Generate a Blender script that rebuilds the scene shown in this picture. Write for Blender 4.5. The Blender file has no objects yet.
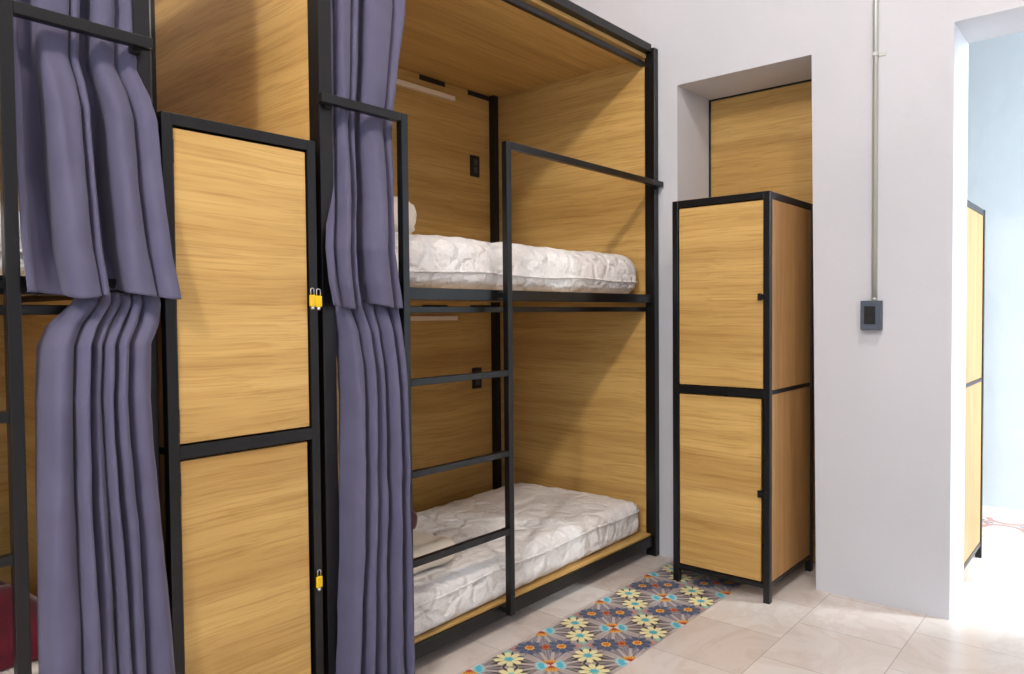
import bpy, bmesh, math, random
from mathutils import Vector, Matrix, noise
random.seed(7)
SC = bpy.context.scene
COL = SC.collection
PI = math.pi

# ------------------------------------------------------------------ materials
def lin(c):
    return tuple(((v/255)/12.92 if v/255 <= .04045 else (((v/255)+.055)/1.055)**2.4) for v in c) + (1,)

def mat(name, col, rough=.5, metal=0, spec=.5, sheen=0):
    m = bpy.data.materials.new(name); m.use_nodes = True
    b = m.node_tree.nodes['Principled BSDF']
    b.inputs['Base Color'].default_value = lin(col)
    b.inputs['Roughness'].default_value = rough
    b.inputs['Metallic'].default_value = metal
    b.inputs['Specular IOR Level'].default_value = spec
    if sheen:
        b.inputs['Sheen Weight'].default_value = sheen
        b.inputs['Sheen Roughness'].default_value = .5
    return m

def N(m, t, **kw):
    n = m.node_tree.nodes.new(t)
    for k, v in kw.items():
        if k in n.inputs: n.inputs[k].default_value = v
        else: setattr(n, k, v)
    return n
def L(m, a, b): m.node_tree.links.new(a, b)
def ramp(m, stops):
    r = N(m, 'ShaderNodeValToRGB'); e = r.color_ramp.elements
    while len(e) < len(stops): e.new(.5)
    for i, (p, c) in enumerate(stops):
        e[i].position = p; e[i].color = lin(c)
    return r

def wood(name, axis, light=(221,184,117), mid=(206,167,100), dark=(184,143,81)):
    """oak laminate; axis is the direction the grain runs"""
    m = mat(name, mid, .38, 0, .35)
    b = m.node_tree.nodes['Principled BSDF']
    tc = N(m, 'ShaderNodeTexCoord'); oi = N(m, 'ShaderNodeObjectInfo')
    off = N(m, 'ShaderNodeVectorMath', operation='MULTIPLY'); off.inputs[1].default_value = (37, 61, 83)
    cmb = N(m, 'ShaderNodeCombineXYZ')
    for i in range(3): L(m, oi.outputs['Random'], cmb.inputs[i])
    L(m, cmb.outputs[0], off.inputs[0])
    add = N(m, 'ShaderNodeVectorMath', operation='ADD')
    L(m, tc.outputs['Object'], add.inputs[0]); L(m, off.outputs[0], add.inputs[1])
    # slow waviness of the grain
    wv = N(m, 'ShaderNodeTexNoise', Scale=1.7, Detail=2.0)
    L(m, add.outputs[0], wv.inputs['Vector'])
    wsub = N(m, 'ShaderNodeVectorMath', operation='SUBTRACT'); wsub.inputs[1].default_value = (.5, .5, .5)
    L(m, wv.outputs['Color'], wsub.inputs[0])
    wsc = N(m, 'ShaderNodeVectorMath', operation='SCALE'); wsc.inputs['Scale'].default_value = .045
    L(m, wsub.outputs[0], wsc.inputs[0])
    add2 = N(m, 'ShaderNodeVectorMath', operation='ADD')
    L(m, add.outputs[0], add2.inputs[0]); L(m, wsc.outputs[0], add2.inputs[1])
    def streak(s, along, detail, rough):
        mp = N(m, 'ShaderNodeMapping')
        sc = [s, s, s]; sc['XYZ'.index(axis)] = along
        mp.inputs['Scale'].default_value = sc
        L(m, add2.outputs[0], mp.inputs['Vector'])
        n = N(m, 'ShaderNodeTexNoise', Scale=1.0, Detail=detail, Roughness=rough)
        L(m, mp.outputs[0], n.inputs['Vector']); return n
    a = streak(30, .9, 5, .6); f = streak(150, 3.0, 4, .6); g = streak(7, .4, 3, .5)
    r1 = ramp(m, [(.15, dark), (.48, mid), (.82, light)]); L(m, a.outputs['Fac'], r1.inputs[0])
    r2 = ramp(m, [(.30, (218,204,184)), (.52, (255,255,255)), (.75, (255,252,244))]); L(m, f.outputs['Fac'], r2.inputs[0])
    r3 = ramp(m, [(.32, (222,214,204)), (.6, (255,255,255))]); L(m, g.outputs['Fac'], r3.inputs[0])
    mx = N(m, 'ShaderNodeMix', data_type='RGBA', blend_type='MULTIPLY'); mx.inputs[0].default_value = .75
    L(m, r1.outputs[0], mx.inputs[6]); L(m, r2.outputs[0], mx.inputs[7])
    mx2 = N(m, 'ShaderNodeMix', data_type='RGBA', blend_type='MULTIPLY'); mx2.inputs[0].default_value = .9
    L(m, mx.outputs[2], mx2.inputs[6]); L(m, r3.outputs[0], mx2.inputs[7])
    L(m, mx2.outputs[2], b.inputs['Base Color'])
    bp = N(m, 'ShaderNodeBump', Strength=.06, Distance=.002)
    L(m, f.outputs['Fac'], bp.inputs['Height']); L(m, bp.outputs[0], b.inputs['Normal'])
    return m

def plaster(name, col, col2):
    m = mat(name, col, .85, 0, .2)
    b = m.node_tree.nodes['Principled BSDF']
    tc = N(m, 'ShaderNodeTexCoord')
    n = N(m, 'ShaderNodeTexNoise', Scale=1.4, Detail=5.0); L(m, tc.outputs['Object'], n.inputs['Vector'])
    r = ramp(m, [(.3, col2), (.65, col)]); L(m, n.outputs['Fac'], r.inputs[0]); L(m, r.outputs[0], b.inputs['Base Color'])
    n2 = N(m, 'ShaderNodeTexNoise', Scale=14, Detail=6.0); L(m, tc.outputs['Object'], n2.inputs['Vector'])
    bp = N(m, 'ShaderNodeBump', Strength=.18, Distance=.012); L(m, n2.outputs['Fac'], bp.inputs['Height']); L(m, bp.outputs[0], b.inputs['Normal'])
    return m

def fabric(name, col, col2, rough=.8, sheen=.2, weave=900, bump=.1, quilt=0):
    m = mat(name, col, rough, 0, .25, sheen)
    b = m.node_tree.nodes['Principled BSDF']
    tc = N(m, 'ShaderNodeTexCoord')
    n = N(m, 'ShaderNodeTexNoise', Scale=9, Detail=4.0); L(m, tc.outputs['Object'], n.inputs['Vector'])
    r = ramp(m, [(.3, col2), (.65, col)]); L(m, n.outputs['Fac'], r.inputs[0]); L(m, r.outputs[0], b.inputs['Base Color'])
    h = N(m, 'ShaderNodeTexNoise', Scale=weave, Detail=2.0); L(m, tc.outputs['Object'], h.inputs['Vector'])
    bp = N(m, 'ShaderNodeBump', Strength=bump, Distance=.002); L(m, h.outputs['Fac'], bp.inputs['Height'])
    out = bp
    if quilt:
        dn = N(m, 'ShaderNodeTexNoise', Scale=6.0, Detail=3.0); L(m, tc.outputs['Object'], dn.inputs['Vector'])
        mxv = N(m, 'ShaderNodeMix', data_type='RGBA'); mxv.inputs[0].default_value = .06
        L(m, tc.outputs['Object'], mxv.inputs[6]); L(m, dn.outputs['Color'], mxv.inputs[7])
        v = N(m, 'ShaderNodeTexVoronoi', Scale=quilt, feature='DISTANCE_TO_EDGE'); L(m, mxv.outputs[2], v.inputs['Vector'])
        rr = N(m, 'ShaderNodeMapRange'); rr.inputs['From Max'].default_value = .22; rr.interpolation_type = 'SMOOTHSTEP'
        L(m, v.outputs['Distance'], rr.inputs['Value'])
        b2 = N(m, 'ShaderNodeBump', Strength=.55, Distance=.012)
        L(m, rr.outputs[0], b2.inputs['Height']); L(m, bp.outputs[0], b2.inputs['Normal'])
        w = N(m, 'ShaderNodeTexNoise', Scale=28, Detail=5.0, Roughness=.65); L(m, mxv.outputs[2], w.inputs['Vector'])
        b3 = N(m, 'ShaderNodeBump', Strength=.7, Distance=.02)
        L(m, w.outputs['Fac'], b3.inputs['Height']); L(m, b2.outputs[0], b3.inputs['Normal']); out = b3
    L(m, out.outputs[0], b.inputs['Normal'])
    return m

M = {}
M['steel'] = mat('black powder coated steel', (13,13,15), .34, 0, .45)
M['woodX'] = wood('oak laminate grain along x', 'X')
M['woodY'] = wood('oak laminate grain along y', 'Y')
M['woodZ'] = wood('oak laminate upright grain', 'Z', (198,156,104), (184,140,88), (162,118,70))
M['wall'] = plaster('white painted plaster', (207,207,212), (200,201,206))
M['farwall'] = plaster('pale blue plaster', (214,221,225), (207,215,220))  # base colour tinted slightly bluer than the other walls
M['reveal'] = plaster('rough white plaster', (236,234,232), (214,212,212))
M['curtain'] = fabric('slate violet curtain cloth', (93,90,114), (86,83,106), .75, .15, 700, .12)
M['quilt'] = fabric('white quilted cotton', (244,240,236), (234,228,222), .85, .2, 600, .1, 11)
M['linen'] = fabric('cream bedding cotton', (232,222,205), (220,208,190), .85, .2, 600, .15)
M['towel'] = fabric('white terry towel', (236,238,240), (226,230,232), .95, .4, 350, .6)
M['velvet'] = fabric('maroon velvet', (110,10,38), (60,4,22), .7, .5, 120, .5)
M['zinc'] = mat('galvanised conduit', (196,198,190), .38, .55)
M['chrome'] = mat('bright steel', (205,205,205), .25, 1)
M['yellow'] = mat('yellow padlock plastic', (232,190,12), .35)
M['box'] = mat('blue grey electrical box', (74,84,98), .5)
M['black'] = mat('black plastic', (22,22,24), .4)
M['slot'] = mat('grey socket insert', (70,70,74), .4)
M['diff'] = mat('cream lamp diffuser', (240,222,196), .45)
M['frame'] = mat('white window paint', (228,228,226), .5)

def floor_mat():
    m = mat('pale marble porcelain tile', (222,212,204), .22, 0, .5)
    b = m.node_tree.nodes['Principled BSDF']
    tc = N(m, 'ShaderNodeTexCoord')
    mp = N(m, 'ShaderNodeMapping'); mp.inputs['Location'].default_value = (-3.19+.38*12, -.67+.38*14, 0)
    L(m, tc.outputs['Object'], mp.inputs['Vector'])
    br = N(m, 'ShaderNodeTexBrick', Scale=1.0)
    br.inputs['Mortar Size'].default_value = .0018; br.inputs['Mortar Smooth'].default_value = .2
    br.inputs['Brick Width'].default_value = .38; br.inputs['Row Height'].default_value = .38
    br.offset = .5; br.offset_frequency = 2
    br.inputs['Color1'].default_value = lin((232,224,217)); br.inputs['Color2'].default_value = lin((218,206,197)); br.inputs['Mortar'].default_value = lin((186,177,170))
    L(m, mp.outputs[0], br.inputs['Vector'])
    n = N(m, 'ShaderNodeTexNoise', Scale=2.6, Detail=7.0, Roughness=.6, Distortion=1.6); L(m, tc.outputs['Object'], n.inputs['Vector'])
    r = ramp(m, [(.40, (255,255,255)), (.5, (240,232,226)), (.58, (255,254,252)), (.75, (246,241,237))]); L(m, n.outputs['Fac'], r.inputs[0])
    mx = N(m, 'ShaderNodeMix', data_type='RGBA', blend_type='MULTIPLY'); mx.inputs[0].default_value = .6
    L(m, br.outputs['Color'], mx.inputs[6]); L(m, r.outputs[0], mx.inputs[7]); L(m, mx.outputs[2], b.inputs['Base Color'])
    return m
M['floor'] = floor_mat()

# ------------------------------------------------------------------ mesh helpers
class MB:
    """collects shapes and links them as one mesh object"""
    def __init__(s): s.bm = bmesh.new()
    def box(s, x0, x1, y0, y1, z0, z1, bev=.0015):
        x0, x1 = sorted((x0, x1)); y0, y1 = sorted((y0, y1)); z0, z1 = sorted((z0, z1))
        r = bmesh.ops.create_cube(s.bm, size=1)
        bmesh.ops.scale(s.bm, verts=r['verts'], vec=(x1-x0, y1-y0, z1-z0))
        bmesh.ops.translate(s.bm, verts=r['verts'], vec=((x0+x1)/2, (y0+y1)/2, (z0+z1)/2))
        if bev:
            ed = list({e for v in r['verts'] for e in v.link_edges})
            bmesh.ops.bevel(s.bm, geom=ed, offset=min(bev, (x1-x0)/3, (y1-y0)/3, (z1-z0)/3), segments=2, affect='EDGES', profile=.5)
        return s
    def tube(s, pts, r, n=12, cap=True):
        pts = [Vector(p) for p in pts]; rings = []; up = None
        for i, p in enumerate(pts):
            d = (pts[min(i+1, len(pts)-1)] - pts[max(i-1, 0)]).normalized()
            if up is None: up = d.orthogonal().normalized()
            up = (up - d*up.dot(d)).normalized(); w = d.cross(up)
            rings.append([s.bm.verts.new(p + r*(math.cos(2*PI*k/n)*up + math.sin(2*PI*k/n)*w)) for k in range(n)])
        for a, b in zip(rings, rings[1:]):
            for k in range(n):
                f = s.bm.faces.new((a[k], a[(k+1) % n], b[(k+1) % n], b[k])); f.smooth = True
        if cap:
            s.bm.faces.new(rings[0][::-1]); s.bm.faces.new(rings[-1])
        return s
    def prism(s, poly, z0, z1, bev=0):
        a = [s.bm.verts.new((x, y, z0)) for x, y in poly]; b = [s.bm.verts.new((x, y, z1)) for x, y in poly]
        n = len(poly); s.bm.faces.new(a[::-1]); s.bm.faces.new(b)
        for i in range(n): s.bm.faces.new((a[i], a[(i+1) % n], b[(i+1) % n], b[i]))
        return s
    def build(s, name, m, parent=None, smooth=False):
        bmesh.ops.recalc_face_normals(s.bm, faces=s.bm.faces)
        me = bpy.data.meshes.new(name); s.bm.to_mesh(me); s.bm.free()
        me.materials.append(M[m] if isinstance(m, str) else m)
        if smooth:
            for p in me.polygons: p.use_smooth = True
        o = bpy.data.objects.new(name, me); COL.objects.link(o)
        if parent: put(o, parent)
        return o

def world_loc(o):
    l = Vector(o.location)
    return l + world_loc(o.parent) if o.parent else l
def put(o, parent):
    """parent o; mesh data stay where they were modelled"""
    o.parent = parent
    top = parent
    while top.parent: top = top.parent
    if not top.get('local'):
        o.data.transform(Matrix.Translation(-world_loc(parent)))
def rebase(o, loc):
    """move a one-mesh thing's origin to its base"""
    o.data.transform(Matrix.Translation(-Vector(loc))); o.location = loc; return o
def thing(name, label, cat, loc=(0, 0, 0), rz=0, group=None, local=False):
    o = bpy.data.objects.new(name, None); COL.objects.link(o); o.empty_display_size = .1
    o.location = loc; o.rotation_euler = (0, 0, rz)
    if local: o['local'] = 1
    return tag(o, label, cat, group)
def tag(o, label, cat, group=None):
    o['label'] = label; o['category'] = cat
    if group: o['group'] = group
    return o
def struct(o): o['kind'] = 'structure'; return o
def box(name, m, parent, *a, bev=.0015): return MB().box(*a, bev=bev).build(name, m, parent)

# ------------------------------------------------------------------ the setting
CEIL = 4.3
XW = 3.405                                   # face of the wall with the niche and the doorway
struct(MB().box(-3.1, 5.7, -3.3, 3.2, -.06, 0, bev=0).build('floor', 'floor'))
struct(MB().box(-3.1, 5.7, -3.3, 3.2, CEIL, CEIL+.1, bev=0).build('ceiling', 'wall'))
struct(MB().box(-3.1, 5.7, 3.03, 3.2, 0, CEIL, bev=0).build('wall_back', 'wall'))
# wall on the right: niche (Y 1.113-1.797) and doorway (Y -.40-.588)
def wall_right():
    mb = MB(); bm = mb.bm
    b = lambda *a: mb.box(*a, bev=0)
    b(XW, 3.765, 1.797, 3.03, 0, 2.39); b(XW, 3.765, 1.0, 3.03, 2.39, CEIL); b(XW, 3.715, -3.3, 1.0, 2.39, CEIL)
    # pier between niche and doorway, its niche edge leaning a little
    r0 = len(bm.verts)
    mb.prism([(XW, .588), (3.712, .588), (3.712, 1.0), (3.765, 1.0), (3.765, 1.113), (XW, 1.113)], 0, 2.39)
    bm.verts.ensure_lookup_table()
    for v in bm.verts[r0:]:
        if v.co.y > 1.1 and v.co.z > 1: v.co.y = 1.140
    b(XW, 3.715, -3.3, -.40, 0, 2.39)
    return struct(mb.build('wall_right', 'wall'))
wall_right()
# wall on the left and behind the viewer, with window openings
def wall_win(name, fixed, axis, lo, hi, wins):
    mb = MB()
    def seg(a0, a1, z0, z1):
        if axis == 'x': mb.box(fixed, fixed-.15, a0, a1, z0, z1, bev=0)
        else: mb.box(a0, a1, fixed, fixed-.15, z0, z1, bev=0)
    p = lo
    for a0, a1, z0, z1 in wins:
        seg(p, a0, 0, CEIL); seg(a0, a1, 0, z0); seg(a0, a1, z1, CEIL); p = a1
    seg(p, hi, 0, CEIL)
    return struct(mb.build(name, 'wall'))
LW = (-1.2, 0, 1.0, 3.4)
FW = (-.9, 1.1, 1.0, 3.4)
RW = (4.2, 5.4, 1.2, 3.6)
wall_win('wall_left', -2.95, 'x', -3.3, 3.2, [LW])
wall_win('wall_front', -3.15, 'y', -3.1, 5.7, [FW, RW])
struct(MB().box(5.56, 5.7, -3.3, 3.2, 0, CEIL, bev=0).build('wall_far', 'farwall'))
def window(n, fixed, axis, w):
    a0, a1, z0, z1 = w; mb = MB(); t = .05
    def bar(p0, p1, q0, q1):
        if axis == 'x': mb.box(fixed-.10, fixed-.05, p0, p1, q0, q1)
        else: mb.box(p0, p1, fixed-.10, fixed-.05, q0, q1)
    bar(a0, a0+t, z0, z1); bar(a1-t, a1, z0, z1); bar(a0, a1, z0, z0+t); bar(a0, a1, z1-t, z1); bar((a0+a1)/2-t/2, (a0+a1)/2+t/2, z0, z1)
    struct(mb.build('window_%d' % n, 'frame'))
window(1, -2.95, 'x', LW); window(2, -3.15, 'y', FW); window(3, -3.15, 'y', RW)

# ------------------------------------------------------------------ patterned tile strips set in the floor
def tile_strip():
    cols = dict(base=(176,164,160), grey=(136,126,124), dgrey=(92,84,84), brown=(84,76,72), cream=(236,226,172), cyan=(84,186,206),
                lcyan=(168,208,210), navy=(86,96,122), slate=(122,124,140), orange=(208,116,52), red=(176,66,40), yell=(242,190,70), white=(216,206,198), pink=(190,140,132), mauve=(142,128,136), pale=(190,180,176), teal=(150,200,180))
    keys = list(cols); me_m = [mat('tile glaze '+k, c, .4, 0, .4) for k, c in cols.items()]
    bm = bmesh.new()
    def poly(pts, k, z):
        f = bm.faces.new([bm.verts.new((x, y, z)) for x, y in pts]); f.material_index = keys.index(k)
        if f.normal.z < 0: f.normal_flip()
    Z = [.0006+.0003*i for i in range(10)]
    h = .1025
    def tile(cx, cy, kind):
        s = 1 if kind == 'y' else -1
        A = Vector((1, s)).normalized(); B = Vector((1, -s)).normalized()      # flower axis, fan axis
        C = Vector((cx, cy))
        P = lambda a, b: tuple(C + A*a + B*b)
        poly([(cx-h, cy-h), (cx+h, cy-h), (cx+h, cy+h), (cx-h, cy+h)], 'base', Z[0])
        rc = h*math.sqrt(2)
        for sg in (1, -1):
            def F(r, t): return P(r*math.sin(t), sg*(rc - r*math.cos(t)))
            n = 7; w = PI/2/n
            for i in range(n):                                                # broad pale and dark rays
                t = -PI/4 + (i+.5)*w
                R = .128 - .05*abs(t)
                poly([F(.045, t-w*.42), F(.045, t+w*.42), F(R*.8, t+w*.22), F(R, t), F(R*.8, t-w*.22)], ('pale' if i % 2 == 0 else ('grey' if kind == 'y' else 'mauve')), Z[1])
            for i in range(n-1):
                t = -PI/4 + (i+1)*w
                poly([F(.062, t), F(.112, t-w*.20), F(.118, t), F(.112, t+w*.20)], 'dgrey' if kind == 'y' else 'slate', Z[2])
            if kind == 'n':
                for i in range(5):
                    t = -PI/4 + (i+.5)*PI/10
                    poly([F(.012, t-.16), F(.034, t-.15), F(.052, t), F(.034, t+.15), F(.012, t+.16)], 'yell', Z[3])
                    poly([F(.010, t-.14), F(.028, t-.12), F(.040, t), F(.028, t+.12), F(.010, t+.14)], 'orange', Z[4])
                poly([F(0, 0)]+[F(.020, -PI/4+PI/2*i/8) for i in range(9)], 'red', Z[5])
            else:
                poly([F(.018, -PI/4+PI/2*i/8) for i in range(9)] + [F(.060-.010*(i % 2), PI/4-PI/2*i/8) for i in range(9)], 'lcyan', Z[3])
                poly([F(.024, -.62+1.24*i/8) for i in range(9)] + [F(.050-.008*(i % 2), .62-1.24*i/8) for i in range(9)], 'cyan', Z[4])
                poly([F(0, 0)]+[F(.018, -PI/4+PI/2*i/8) for i in range(9)], 'white', Z[4])
            # flower
            fc = P(sg*.060, 0)
            lf, pt, ce, ce2 = (('brown', 'cream', 'cyan', 'teal') if kind == 'y' else ('slate', 'navy', 'orange', 'yell'))
            Q = lambda r, t: (max(cx-h, min(cx+h, fc[0]+r*math.cos(t))), max(cy-h, min(cy+h, fc[1]+r*math.sin(t))))
            for i in range(8):
                t = i*PI/4 + PI/8
                poly([Q(.03, t-.3), Q(.078 if kind == 'y' else .070, t), Q(.03, t+.3)], lf, Z[6])
            for i in range(8):
                t = i*PI/4
                poly([Q(.010, t-.36), Q(.034, t-.36), Q(.049, t-.24), Q(.057, t), Q(.049, t+.24), Q(.034, t+.36), Q(.010, t+.36)], pt, Z[7])
            poly([Q(.021*(1 if i % 2 else .75), i*PI/8) for i in range(16)], ce2, Z[8])
            poly([Q(.013, i*PI/5) for i in range(10)], ce, Z[9])
            # end piece towards the corner
            poly([P(sg*.112, -.02), P(sg*.140, 0), P(sg*.112, .02), P(sg*.105, 0)], 'teal' if kind == 'y' else 'pink', Z[5])
        if kind == 'n':
            poly([P(.022*(1 if i % 2 else .5)*math.cos(i*PI/6), .028*(1 if i % 2 else .5)*math.sin(i*PI/6)) for i in range(12)], 'orange', Z[8])
            poly([P(.010*math.cos(i*PI/4), .012*math.sin(i*PI/4)) for i in range(8)], 'red', Z[9])
    for i in range(-8, 7):
        for j in range(2):
            x = 2.3805 + .205*i; y = 1.4935 + .205*j
            if x > 3.7: continue
            tile(x, y, 'y' if (i+j) % 2 else 'n')
    me = bpy.data.meshes.new('trim_1'); bm.to_mesh(me); bm.free()
    for m in me_m: me.materials.append(m)
    o = bpy.data.objects.new('trim_1', me); COL.objects.link(o); struct(o)
    # narrow band of terracotta rosettes in the next room
    bm = bmesh.new()
    X0, X1 = 5.01, 5.26; s = X1-X0
    for i in range(-14, 9):
        y0 = .60 + i*s; c = (X0+s/2, y0+s/2)
        poly([(X0, y0), (X1, y0), (X1, y0+s), (X0, y0+s)], 'white', Z[0])
        for (cx, cy, t0, t1) in ((X0, y0, 0, PI/2), (X1, y0, PI/2, PI), (X1, y0+s, PI, 1.5*PI), (X0, y0+s, 1.5*PI, 2*PI)):
            n = 10
            for k in range(n):
                a, b = t0+(t1-t0)*k/n, t0+(t1-t0)*(k+1)/n
                poly([(cx+.085*math.cos(a), cy+.085*math.sin(a)), (cx+.118*math.cos(a), cy+.118*math.sin(a)), (cx+.118*math.cos(b), cy+.118*math.sin(b)), (cx+.085*math.cos(b), cy+.085*math.sin(b))], 'pink', Z[2])
        for k in range(8):
            t = k*PI/4
            poly([(c[0]+.015*math.cos(t-.5), c[1]+.015*math.sin(t-.5)), (c[0]+.062*math.cos(t-.2), c[1]+.062*math.sin(t-.2)), (c[0]+.062*math.cos(t+.2), c[1]+.062*math.sin(t+.2)), (c[0]+.015*math.cos(t+.5), c[1]+.015*math.sin(t+.5))], 'pink' if k % 2 else 'slate', Z[3])
    me = bpy.data.meshes.new('trim_2'); bm.to_mesh(me); bm.free()
    for m in me_m: me.materials.append(m)
    o = bpy.data.objects.new('trim_2', me); COL.objects.link(o); struct(o)
tile_strip()

# wooden panel closing the niche
t = thing('niche_panel', 'oak board closing the wall niche above the far locker', 'panel', (3.78, 1.46, 0))
box('board', 'woodY', t, 3.768, 3.786, 1.10, 1.82, .0, 2.41)
box('edge_strip', 'steel', t, 3.758, 3.7675, 1.7875, 1.797, 0, 2.39, bev=.001)
box('edge_strip', 'steel', t, 3.758, 3.7675, 1.12, 1.787, 2.382, 2.39, bev=.001)

# ------------------------------------------------------------------ bunk beds
def bunk(label, mirror):
    m = (lambda x: 2.211 - x) if mirror else (lambda x: x)
    ml, dz = ((lambda x: 2.192 - x), .022) if mirror else (m, 0)     # the ladder of each bunk hangs a little differently
    t = thing('bunk_bed', label, 'bunk bed', (m(2.38), 2.45, 0), group='steel and oak bunk beds along the wall')
    X0, X1 = 1.352, 3.401; F = 1.918; B = 2.99; p = .04; H = 2.61
    b = lambda name, mt, x0, x1, *a, par=t, bev=.002: box(name, mt, par, m(x0), m(x1), *a, bev=bev)
    b('post', 'steel', X0, X0+(p if mirror else .048), F-(0 if mirror else .014), F+p, 0, H)
    b('post', 'steel', X1-.038, X1+.001, F-.016, F+p, 0, H-.018)
    b('post', 'steel', X1-p-.040, X1-p, B-.04, B, 0, H)
    b('post', 'steel', X0, X0+p, B-.012, B+.022, 0, H)
    # rails across the front
    b('rail', 'steel', X0+.0482, X1-.0382, F, F+p, H-.04, H)
    b('rail', 'steel', X0+.0482, X1-.0382, F, F+p, 1.305, 1.347)
    b('rail', 'steel', X0+.0482, X1-.0382, F, F+p, .052, .104)
    # rails across the back and along the ends
    for z in (.052, 1.305, H-.04):
        b('rail', 'steel', X0+p, X1-p-.04, B+.002, B+.022, z, z+.04)
        b('rail', 'steel', X0+.001, X0+.019, F+p, B-.014, z, z+.04)
        b('rail', 'steel', X1-.019, X1-.001, F+p, B-.042, z, z+.04)
    # oak panels
    b('end_panel', 'woodY', X1-.038, X1-.020, F+p+.001, B-.002, .105, 2.5479, bev=0)
    b('end_panel', 'woodY', X0+.0005, X0+.018, F+p+.001, B-.014, .105, 2.569, bev=.001)
    b('back_panel', 'woodX', X0+.02, X1-.04, B+.0005, B+.018, .106, 2.569, bev=.001)
    mb = MB().box(m(X0+.02), m(X1-.020), F+p+.0005, B-.0005, 2.548, 2.566, bev=0)
    mb.box(m(X0+.049), m(X1-p-.001), F+.030, F+p+.0005, 2.548, 2.566, bev=0).build('ceiling_panel', 'woodX', t)
    for z in (1.325, .105):
        b('deck_board', 'woodX', X0+.042, X1-.042, F+(.042 if z > 1 else .010), B-.042, z, z+(.016 if z > 1 else .010), bev=.001)
    # curtain tracks behind the front rails
    for z0, z1 in ((2.508, 2.534), (1.260, 1.283)):
        b('curtain_track', 'steel', X0+.02, X1-.022, F+p, F+p+.022, z0, z1)
    # angle clips at the back corner, reading lights, sockets
    for z in (2.520, 1.282):
        for xc in (2.86, 3.235):
            b('corner_clip', 'black', xc-.095, xc+.095, B-.006, B+.0004, z, z+.026)
    for z in (2.452, 1.222):
        lamp = b('reading_light', 'diff', 2.30, 3.005, B-.028, B+.0004, z, z+.026, bev=.004)
        b('end_cap', 'frame', 3.0052, 3.011, B-.028, B+.0004, z, z+.026, par=lamp, bev=.001)
    for z in (2.056, .820):
        s = b('socket_plate', 'black', 3.152, 3.226, B-.010, B+.0004, z, z+.122, bev=.003)
        for zz in (.022, .066):
            so = b('socket', 'slot', 3.172, 3.206, B-.0125, B-.0102, z+zz, z+zz+.034, par=s, bev=.001)
    # ladder hooked on in front of the frame
    LY0, LY1 = 1.868, 1.894
    lb = lambda name, x0, x1, y0, y1, z0, z1, par=t, bev=.002: box(name, 'steel', par, ml(x0), ml(x1), y0, y1, z0, z1, bev=bev)
    ld = lb('ladder', 1.646, 1.674, LY0, LY1, .075, 1.9165+dz)                      # left upright carries the rest
    lb('upright', 2.174, 2.202, LY0, LY1, .075, 1.9165+dz, par=ld)
    for z0, z1 in ((1.013, 1.037), (.702, .724), (.398, .422)):
        lb('rung', 1.6742, 2.1738, LY0+.001, LY1-.001, z0+dz*.6, z1+dz*.6, par=ld)
    for x in (1.648, 2.176):
        for z in (.082, 1.318):
            lb('bracket', x, x+.024, LY1, F, z, z+.018, par=ld, bev=.001)
    # guard rails beside the ladder
    g = lb('guard_rail', 1.349 if mirror else 1.336, 1.6458, LY0, LY1, 1.889+dz, 1.9165+dz)
    lb('bracket', 1.366, 1.388, LY1, F, 1.879+dz, 1.897+dz, par=g, bev=.001)
    g = lb('guard_rail', 2.2022, 3.392, LY0, LY1, 1.890+dz, 1.9165+dz)
    lb('bracket', 3.368, 3.385, LY1, F, 1.876+dz, 1.897+dz, par=g, bev=.001)
    return t
bunk('open bunk bed with two white mattresses, beside the white wall niche', False)
bunk('bunk bed cut off by the left picture edge, holding the maroon blanket', True)

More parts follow.
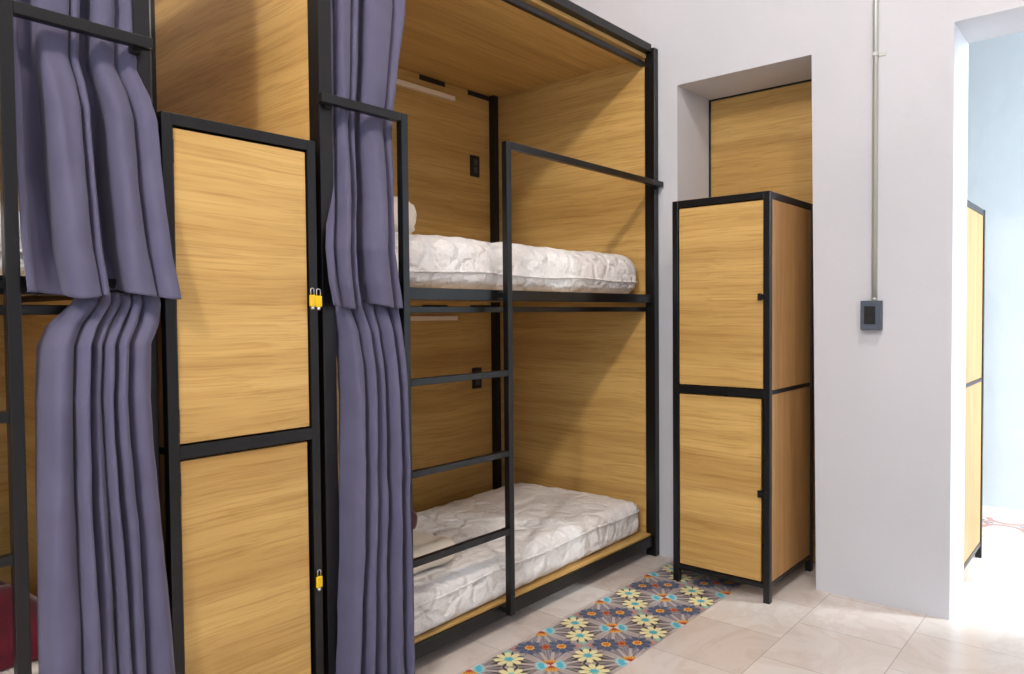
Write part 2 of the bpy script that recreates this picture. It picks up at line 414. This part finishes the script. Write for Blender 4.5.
# ------------------------------------------------------------------ mattresses and bedding
def soft_box(x0, x1, y0, y1, z0, z1, r, nx, ny, nz, wob, seed, pleat=0):
    """rounded box with quilting and wrinkles in its geometry"""
    bm = bmesh.new(); c = Vector(((x0+x1)/2, (y0+y1)/2, (z0+z1)/2)); hs = Vector(((x1-x0)/2, (y1-y0)/2, (z1-z0)/2))
    vs = {}
    def vert(i, j, k):
        key = (i, j, k)
        if key not in vs:
            p = Vector((-1+2*i/nx, -1+2*j/ny, -1+2*k/nz)); q = Vector([p[a]*hs[a] for a in range(3)])
            inner = Vector([max(-(hs[a]-r), min(hs[a]-r, q[a])) for a in range(3)])
            d = q-inner
            if d.length > 1e-9: d = d.normalized()*r if max(abs(p.x), abs(p.y), abs(p.z)) > .999 else d
            q = inner+d; n = d.normalized() if d.length > 1e-9 else p.normalized()
            w = c+q; s = Vector((seed*7.1, seed*3.3, 0))
            a = noise.noise(w*7+s)*.6 + noise.noise(w*16+s)*.4 + noise.noise(w*36+s)*.22
            side = 1 if abs(n.z) < .6 else 0
            f = wob*a
            if n.z < -.5: f *= .1
            f += wob*.9*(1-abs(noise.noise(w*9+s*2)))*0.6
            if pleat and side:                                         # slanting pleats on the border
                tt = w.x*34 + w.y*30 + (w.z-z0)*9 + 2*noise.noise(w*5+s)
                f += pleat*(.5+.5*math.sin(tt))*(.4+.6*abs(noise.noise(w*3+s)))
            vs[key] = bm.verts.new(w+n*f)
        return vs[key]
    def quad(*k):
        f = bm.faces.new([vert(*q) for q in k]); f.smooth = True
    for i in range(nx):
        for j in range(ny):
            quad((i, j, 0), (i, j+1, 0), (i+1, j+1, 0), (i+1, j, 0)); quad((i, j, nz), (i+1, j, nz), (i+1, j+1, nz), (i, j+1, nz))
    for i in range(nx):
        for k in range(nz):
            quad((i, 0, k), (i+1, 0, k), (i+1, 0, k+1), (i, 0, k+1)); quad((i, ny, k), (i, ny, k+1), (i+1, ny, k+1), (i+1, ny, k))
    for j in range(ny):
        for k in range(nz):
            quad((0, j, k), (0, j, k+1), (0, j+1, k+1), (0, j+1, k)); quad((nx, j, k), (nx, j+1, k), (nx, j+1, k+1), (nx, j, k+1))
    mb = MB(); mb.bm.free(); mb.bm = bm
    return mb

def mattress(label, x0, x1, y0, y1, z0, z1, seed, pleat, pipe_z, r=.05):
    t = thing('mattress', label, 'mattress', ((x0+x1)/2, (y0+y1)/2, z0), group='white quilted mattresses in the bunks')
    soft_box(x0, x1, y0, y1, z0, z1, r, 190, 80, 18, .010, seed, pleat).build('cover', 'quilt', t)
    pts = []; rr = r
    def P(x, y): pts.append((x, y, pipe_z + .004*math.sin(x*9+y*7) + .003*noise.noise(Vector((x*6, y*6, seed)))))
    o = .010
    n = 70
    for i in range(n+1): P(x0+rr+(x1-x0-2*rr)*i/n, y0-o)
    for i in range(1, 8): P(x1-rr+(rr+o)*math.sin(PI/2*i/8), y0+rr-(rr+o)*math.cos(PI/2*i/8))
    for i in range(20): P(x1+o, y0+rr+(y1-y0-2*rr)*i/19)
    MB().tube(pts, .0045, 8).build('piping', 'quilt', t)
    return t
mattress('white quilted mattress on the upper deck of the open bunk', 1.42, 3.338, 1.972, 2.80, 1.343, 1.545, 1, .008, 1.412, .075)
mattress('white quilted mattress on the lower deck of the open bunk', 1.42, 3.310, 1.945, 2.73, .117, .287, 2, .012, .242, .045).rotation_euler.z = .028
mattress('white mattress under the maroon blanket in the left bunk', -1.05, .80, 1.985, 2.76, .121, .290, 3, .006, .235, .045)
mattress('white mattress on the upper deck of the left bunk', -1.05, .765, 1.985, 2.76, 1.341, 1.50, 4, .006, 1.405, .05)

tag(rebase(soft_box(1.45, 2.0, 2.15, 2.62, 1.556, 1.705, .07, 40, 34, 12, .012, 11, .010).build('pillow', 'linen'), (1.70, 2.4, 1.556)),
    'cream pillow lying on the upper mattress of the open bunk', 'pillow')
tag(rebase(soft_box(1.50, 2.045, 2.02, 2.36, .300, .375, .036, 40, 30, 10, .012, 12, .006).build('pillow', 'linen'), (1.78, 2.2, .300)),
    'white pillow on the lower mattress of the open bunk beside the curtain', 'pillow')
tag(rebase(soft_box(1.70, 2.205, 2.42, 2.70, .308, .400, .04, 36, 24, 10, .015, 13, .010).build('blanket', 'velvet'), (1.93, 2.55, .300)),
    'maroon blanket peeping out behind the curtain on the open lower bunk', 'blanket')

def heap():
    """velvet throw heaped up in soft ridges over the end of the left lower mattress"""
    bm = bmesh.new(); nx, ny = 90, 60; x0, x1, y0, y1 = .02, .80, 2.34, 2.75; g = []
    for j in range(ny+1):
        row = []
        for i in range(nx+1):
            u, v = i/nx, j/ny; x = x0+(x1-x0)*u; y = y0+(y1-y0)*v
            e = min(1, 6*u, 6*(1-u)); f = min(1, 5*v, 7*(1-v)); k = math.sqrt(max(0, e))*math.sqrt(max(0, f))
            hgt = .05 + .11*math.sin(PI*min(1, .25+v*.6)) + .03*math.sin(22*y + 5*x + 3*noise.noise(Vector((x*4, y*4, 1)))) + .025*noise.noise(Vector((x*9, y*12, 5)))
            row.append(bm.verts.new((x, y, .306 + max(.004, k*hgt))))
        g.append(row)
    for j in range(ny):
        for i in range(nx):
            f = bm.faces.new((g[j][i], g[j][i+1], g[j+1][i+1], g[j+1][i])); f.smooth = True
    edge = [g[0][i] for i in range(nx+1)] + [g[j][nx] for j in range(1, ny+1)] + [g[ny][i] for i in range(nx-1, -1, -1)] + [g[j][0] for j in range(ny-1, 0, -1)]
    lo = [bm.verts.new((v.co.x, v.co.y, .302)) for v in edge]
    for a in range(len(edge)):
        b = (a+1) % len(edge); bm.faces.new((edge[a], lo[a], lo[b], edge[b]))
    bm.faces.new(lo[::-1])
    mb = MB(); mb.bm.free(); mb.bm = bm
    return rebase(mb.build('blanket', 'velvet'), (.4, 2.55, .302))
tag(heap(), 'maroon velvet blanket heaped on the lower mattress of the left bunk', 'blanket')

# ------------------------------------------------------------------ hanging cloth
def rolls(bt, bb, deep=1.0, gap=False):
    """fold profile: a row of rounded rolls with creases between, given their borders at top and bottom"""
    k = []; n = len(bt)-1
    for i in range(n):
        for f, d in ((0, 1.4), (.10, .4), (.28, -.7), (.55, -1.), (.80, -.6), (.90, .3), (.95, 1.4)) if gap else ((.0, 1.3), (.06, .2), (.26, -.8), (.60, -1.), (.90, -.45), (1.0, .3), (1.03, 1.2)):
            k.append((bt[i]+(bt[i+1]-bt[i])*f, bb[i]+(bb[i+1]-bb[i])*f, d*deep*(1+.25*math.sin(i*2.3))))
    return k
def cloth(name, rows, keys, seed, mt='curtain', nz=110, per=8, hem=.004, fine=.005, base=None):
    """rows: (z, x left, x right, y, fold depth) from top to bottom; keys: fold profile (u at top, u at bottom, depth)"""
    zt, zb = rows[0][0], rows[-1][0]
    def at(z):
        for a, b in zip(rows, rows[1:]):
            if a[0] >= z >= b[0]-1e-9:
                k = (a[0]-z)/(a[0]-b[0]); k = k*k*(3-2*k)*.5+k*.5
                return [a[i]+(b[i]-a[i])*k for i in range(5)]
        return rows[-1]
    def cr(p0, p1, p2, p3, t):
        return .5*((2*p1)+(p2-p0)*t+(2*p0-5*p1+4*p2-p3)*t*t+(3*p1-p0-3*p2+p3)*t**3)
    bm = bmesh.new(); g = []; nk = len(keys)
    for j in range(nz+1):
        s = j/nz; z, xl, xr, y, amp = at(zt+(zb-zt)*s); row = []
        pts = []
        for i, (ut, ub, d) in enumerate(keys):
            wob = .018*noise.noise(Vector((i*1.7, s*3.5, seed)))*(0 if i in (0, nk-1) else 1)
            pts.append((ut+(ub-ut)*s+wob, d*(1+.3*noise.noise(Vector((i*.9+40, s*3, seed))))))
        for i in range(nk-1):
            q = [pts[max(0, min(nk-1, i+o))] for o in (-1, 0, 1, 2)]
            for t in range(per + (1 if i == nk-2 else 0)):
                f = t/per
                u = cr(*[p[0] for p in q], f); d = cr(*[p[1] for p in q], f)
                x = xl+(xr-xl)*u; yy = y+amp*d
                wv = Vector((x*7, z*3.5, seed))
                yy += fine*noise.noise(wv*1.6) + fine*.5*noise.noise(wv*4); x += fine*.5*noise.noise(wv*1.3+Vector((9, 0, 0)))
                row.append(bm.verts.new((x, yy, z + hem*(d+1.5*math.sin(u*9+seed))*s**9)))
        g.append(row)
    for j in range(nz):
        for i in range(len(g[0])-1):
            fc = bm.faces.new((g[j][i], g[j][i+1], g[j+1][i+1], g[j+1][i])); fc.smooth = True
    mb = MB(); mb.bm.free(); mb.bm = bm
    o = mb.build(name, mt)
    sd = o.modifiers.new('thickness', 'SOLIDIFY'); sd.thickness = .0022; sd.offset = 0
    rebase(o, base or ((rows[-1][1]+rows[-1][2])/2, rows[-1][3], rows[-1][0]))
    return o
G = 'slate violet curtains drawn back on the bunks'
K = [(0, 0, .3), (.05, .03, -.2), (.10, .13, .4), (.10, .135, -.2), (.15, .165, -.8), (.23, .21, -.9), (.29, .25, -.4), (.30, .26, 1.1), (.33, .29, -.1), (.37, .34, -.5), (.42, .39, .3), (.45, .46, 1.7),
     (.48, .56, 1.5), (.475, .56, 0), (.53, .62, -.8), (.64, .70, -1), (.75, .79, -.85), (.80, .84, -.2), (.80, .85, 1.2), (.87, .89, -.1), (.94, .95, -.5), (1, 1, .3)]
tag(cloth('curtain', [(2.505, 1.41, 1.76, 1.965, .018), (2.286, 1.412, 1.742, 1.950, .022), (1.947, 1.404, 1.672, 1.934, .024), (1.86, 1.400, 1.662, 1.932, .024), (1.621, 1.388, 1.640, 1.910, .042),
                      (1.457, 1.354, 1.612, 1.876, .042), (1.348, 1.354, 1.618, 1.862, .036), (1.282, 1.368, 1.630, 1.862, .030)], K, 3),
    'upper slate violet curtain of the open bunk, hanging behind the guard rail', 'curtain', G)
tag(cloth('curtain', [(1.296, 1.39, 1.65, 1.905, .010), (1.262, 1.396, 1.645, 1.900, .024), (1.20, 1.416, 1.642, 1.890, .034), (1.10, 1.420, 1.642, 1.878, .036), (.982, 1.420, 1.643, 1.870, .036), (.664, 1.406, 1.644, 1.862, .036),
                      (.349, 1.390, 1.644, 1.858, .036), (.04, 1.372, 1.646, 1.854, .036)], rolls([0, .24, .42, .62, .82, 1], [0, .20, .38, .60, .84, 1], gap=True), 8, fine=.007),
    'lower slate violet curtain of the open bunk, falling to the floor beside the ladder', 'curtain', G)
K = [(0, 0, -.2), (.05, .06, 0), (.07, .10, 1.0), (.14, .24, 1.6), (.155, .27, 1.2), (.15, .265, -.1), (.21, .30, -.85), (.30, .36, -.95), (.39, .42, -.7), (.44, .445, -.1), (.44, .44, .8), (.46, .455, -.2), (.495, .485, -.6), (.53, .51, -.1), (.53, .51, .9),
     (.58, .59, 2.1), (.635, .66, 1.9), (.63, .655, 0), (.67, .71, -.8), (.76, .79, -.75), (.81, .84, -.2), (.825, .85, .35), (.86, .87, -.25), (.93, .93, -.8), (1, 1, -.7)]
tag(cloth('curtain', [(2.505, .56, .82, 1.965, .018), (2.009, .558, .835, 1.945, .022), (1.865, .555, .822, 1.934, .022), (1.80, .553, .842, 1.914, .024), (1.740, .552, .853, 1.905, .034), (1.573, .550, .860, 1.896, .044),
                      (1.409, .548, .868, 1.872, .038), (1.305, .550, .880, 1.850, .030)], K, 21),
    'upper slate violet curtain of the left bunk, flaring to a wide hem', 'curtain', G)
tag(cloth('curtain', [(1.312, .675, .858, 1.905, .010), (1.285, .665, .862, 1.900, .020), (1.234, .612, .850, 1.890, .030), (1.188, .590, .818, 1.872, .036), (1.061, .578, .806, 1.854, .036), (.826, .570, .820, 1.850, .034),
                      (.589, .566, .840, 1.846, .030), (.411, .562, .848, 1.842, .030), (.04, .558, .866, 1.838, .030)], rolls([0, .24, .39, .51, .61, .76, 1], [0, .27, .40, .53, .64, .76, 1]), 34, fine=.006),
    'lower slate violet curtain of the left bunk, gathered to one side', 'curtain', G)
tag(cloth('towel', [(2.32, .42, .832, 2.905, .006), (1.9, .42, .832, 2.905, .012), (1.36, .42, .828, 2.900, .014)], rolls([0, .3, .55, .8, 1], [0, .25, .5, .8, 1], .7), 5, 'towel', nz=40),
    'white towel hanging in the upper left bunk at the picture edge', 'towel')

# ------------------------------------------------------------------ lockers
def locker(label, loc, rz, w, d, H, mid=.919, foot=.062, lx=0):
    """modelled with its front towards -y, from x 0 to w and y 0 to d"""
    t = thing('locker', label, 'locker', loc, rz, 'two door oak lockers with black frames', local=True)
    p = .028
    b = lambda name, mt, *a, par=t, bev=.0015: box(name, mt, par, *a, bev=bev)
    for x in (0, w-p):
        for y in (0, d-p): b('post', 'steel', x, x+p, y, y+p, 0, H)
    for z0, z1 in ((foot, foot+.022), (mid-.034, mid), (H-.030, H)):
        b('rail', 'steel', p, w-p, 0, p, z0, z1); b('rail', 'steel', p, w-p, d-p, d, z0, z1)
        zz = z0 + (.012 if z0 == mid-.034 else 0)
        for x in (0.003, w-.019): b('rail', 'steel', x, x+.016, p, d-p, zz, z1 if zz == z0 else z1-.004)
    for x in (.006, w-.018):
        b('side_panel', 'woodZ', x, x+.012, p, d-p, foot+.0225, mid-.0225, bev=.0005); b('side_panel', 'woodZ', x, x+.012, p, d-p, mid-.0035, H-.0305, bev=.0005)
    b('back_panel', 'woodX', p, w-p, d-.016, d-.004, foot+.022, H-.030, bev=.0005)
    b('top_panel', 'woodX', .006, w-.006, .006, d-.006, H-.0005, H+.0015, bev=.0005)
    b('floor_panel', 'woodX', p, w-p, p, d-p, foot+.004, foot+.018, bev=.0005)
    for z0, z1, rg in ((foot+.026, mid-.040, .013), (mid+.005, H-.036, .004)):
        dr = b('door', 'woodX', p+.004, w-p-rg, .007, .023, z0, z1, bev=.001)
        b('hinge', 'steel', p+.0005, p+.0038, .004, .016, z1-.09, z1-.03, par=dr, bev=.0005); b('hinge', 'steel', p+.0005, p+.0038, .004, .016, z0+.03, z0+.09, par=dr, bev=.0005)
        zl = z0+(z1-z0)*(.475 if z0 > .5 else .47)
        b('latch', 'steel', w-p-.022+lx, w-.010, -.004, -.0005, zl, zl+.022, par=dr, bev=.001)
        b('latch_pin', 'steel', w-p-.022+lx, w-p-.010+lx, -.010, -.0002 if lx else .0068, zl-.004, zl+.026, par=dr, bev=.001)
    return t
locker('oak locker with two yellow padlocks on its upper door between the bunks', (.867, 1.885, 0), 0, .455, .53, 1.770, lx=.024)
locker('oak locker standing in front of the white wall niche', (3.108, 1.667, 0), -PI/2, .457, .548, 1.764)
locker('pale oak locker seen through the open doorway on the right', (4.39, .615, 0), PI/2, .451, .548, 1.752)

def padlock(label, x, z, tilt, y=1.876):
    t = thing('padlock', label, 'padlock', (x, y, z-.055), group='yellow padlocks on the near locker')
    mb = MB().box(x-.010, x+.010, y-.010, y-.0005, z-.038, z-.004, bev=.003); mb.build('body', 'yellow', t)
    pts = [(x-.006, y-.005, z-.006)] + [(x-.006*math.cos(a), y-.005, z+.010+.006*math.sin(a)) for a in [PI*i/10 for i in range(11)]] + [(x+.006, y-.005, z-.006)]
    MB().tube(pts, .0017, 8).build('shackle', 'chrome', t)
    MB().tube([(x, y-.005, z-.038), (x, y-.005, z-.047)], .0058, 14).build('key_core', 'chrome', t)
    t.rotation_euler = (0, 0, tilt)
    return t
padlock('left one of the two yellow padlocks on the upper locker door', 1.293, 1.318, .1)
padlock('right one of the two yellow padlocks on the upper locker door', 1.314, 1.316, -.15, 1.874)
padlock('single yellow padlock on the lower locker door', 1.300, .478, .1)

# ------------------------------------------------------------------ conduit and switch on the pier
t = thing('conduit', 'thin galvanised pipe running up the white wall from the switch box', 'pipe', (3.388, .872, 1.30))
MB().tube([(3.388, .872, 1.2985), (3.388, .872, CEIL-.001)], .0105, 16).build('pipe', 'zinc', t)
for z in (2.325, 3.6):
    c = MB().box(XW-.0005, 3.376, .8625, .8815, z-.008, z+.008, bev=.002).build('clip', 'zinc', t)
    MB().box(XW-.0005, XW-.004, .835, .8625, z-.008, z+.008, bev=.001).build('clip_ear', 'zinc', c)
MB().tube([(3.388, .872, 1.2965), (3.388, .872, 1.308)], .0122, 16).build('coupling', 'zinc', t)
t = thing('light_switch', 'small blue grey switch box on the white wall below the pipe', 'switch', (3.38, .882, 1.172))
box('back_box', 'box', t, 3.360, XW-.0005, .842, .920, 1.172, 1.296, bev=.003)
pl = box('switch_plate', 'black', t, 3.3555, 3.3598, .860, .904, 1.198, 1.272, bev=.001)
for z in (1.204, 1.238):
    r = box('rocker', 'black', pl, 3.352, 3.3553, .865, .899, z, z+.028, bev=.001)
    
# ------------------------------------------------------------------ light
def area(name, loc, target, sx, sy, w, col):
    l = bpy.data.lights.new(name, 'AREA'); l.shape = 'RECTANGLE'; l.size = sx; l.size_y = sy; l.energy = w; l.color = col
    o = bpy.data.objects.new(name, l); COL.objects.link(o); o.location = loc
    o.rotation_euler = (Vector(target)-Vector(loc)).to_track_quat('-Z', 'Y').to_euler()
    return o
def point(name, loc, w, col, r):
    l = bpy.data.lights.new(name, 'POINT'); l.energy = w; l.color = col; l.shadow_soft_size = r
    o = bpy.data.objects.new(name, l); COL.objects.link(o); o.location = loc; return o
point('ceiling_light', (1.6, 0.05, 3.85), 88, (1, .88, .77), .11)
point('ceiling_light', (-2.0, 0.05, 3.85), 300, (1, .91, .82), .14)
area('window_daylight', (-2.93, -.6, 2.0), (0, -.6, .9), 1.15, 2.2, 72, (.62, .81, 1))
area('window_daylight', (.1, -3.13, 2.2), (.1, 0, 1.4), 1.9, 2.3, 8, (.62, .81, 1))
l = area('window_daylight', (4.7, -3.13, 2.6), (4.55, .6, .4), 1.1, 1.6, 215, (.82, .93, 1)); l.data.spread = 1.9
w = bpy.data.worlds.new('sky'); SC.world = w; w.use_nodes = True
w.node_tree.nodes['Background'].inputs[0].default_value = (.62, .78, 1, 1)
w.node_tree.nodes['Background'].inputs[1].default_value = .5

# ------------------------------------------------------------------ camera
cd = bpy.data.cameras.new('camera'); cam = bpy.data.objects.new('camera', cd); COL.objects.link(cam)
r = Vector((.6476459, -.76188831, -.00899957)); u = Vector((.02854253, .01245621, .99951497)); f = Vector((.76140667, .64758864, -.02981343))
mx = Matrix((r, u, -f)).transposed().to_4x4(); mx.translation = (0, 0, 1.25)
cam.matrix_world = mx
cd.sensor_fit = 'HORIZONTAL'; cd.sensor_width = 36; cd.lens = 744.454/1024*36; cd.clip_start = .05
SC.camera = cam
vs = SC.view_settings
vs.view_transform = 'Standard'; vs.look = 'None'; vs.exposure = -.12; vs.gamma = 1; vs.use_curve_mapping = False
for o in COL.objects:
    if 'local' in o: del o['local']
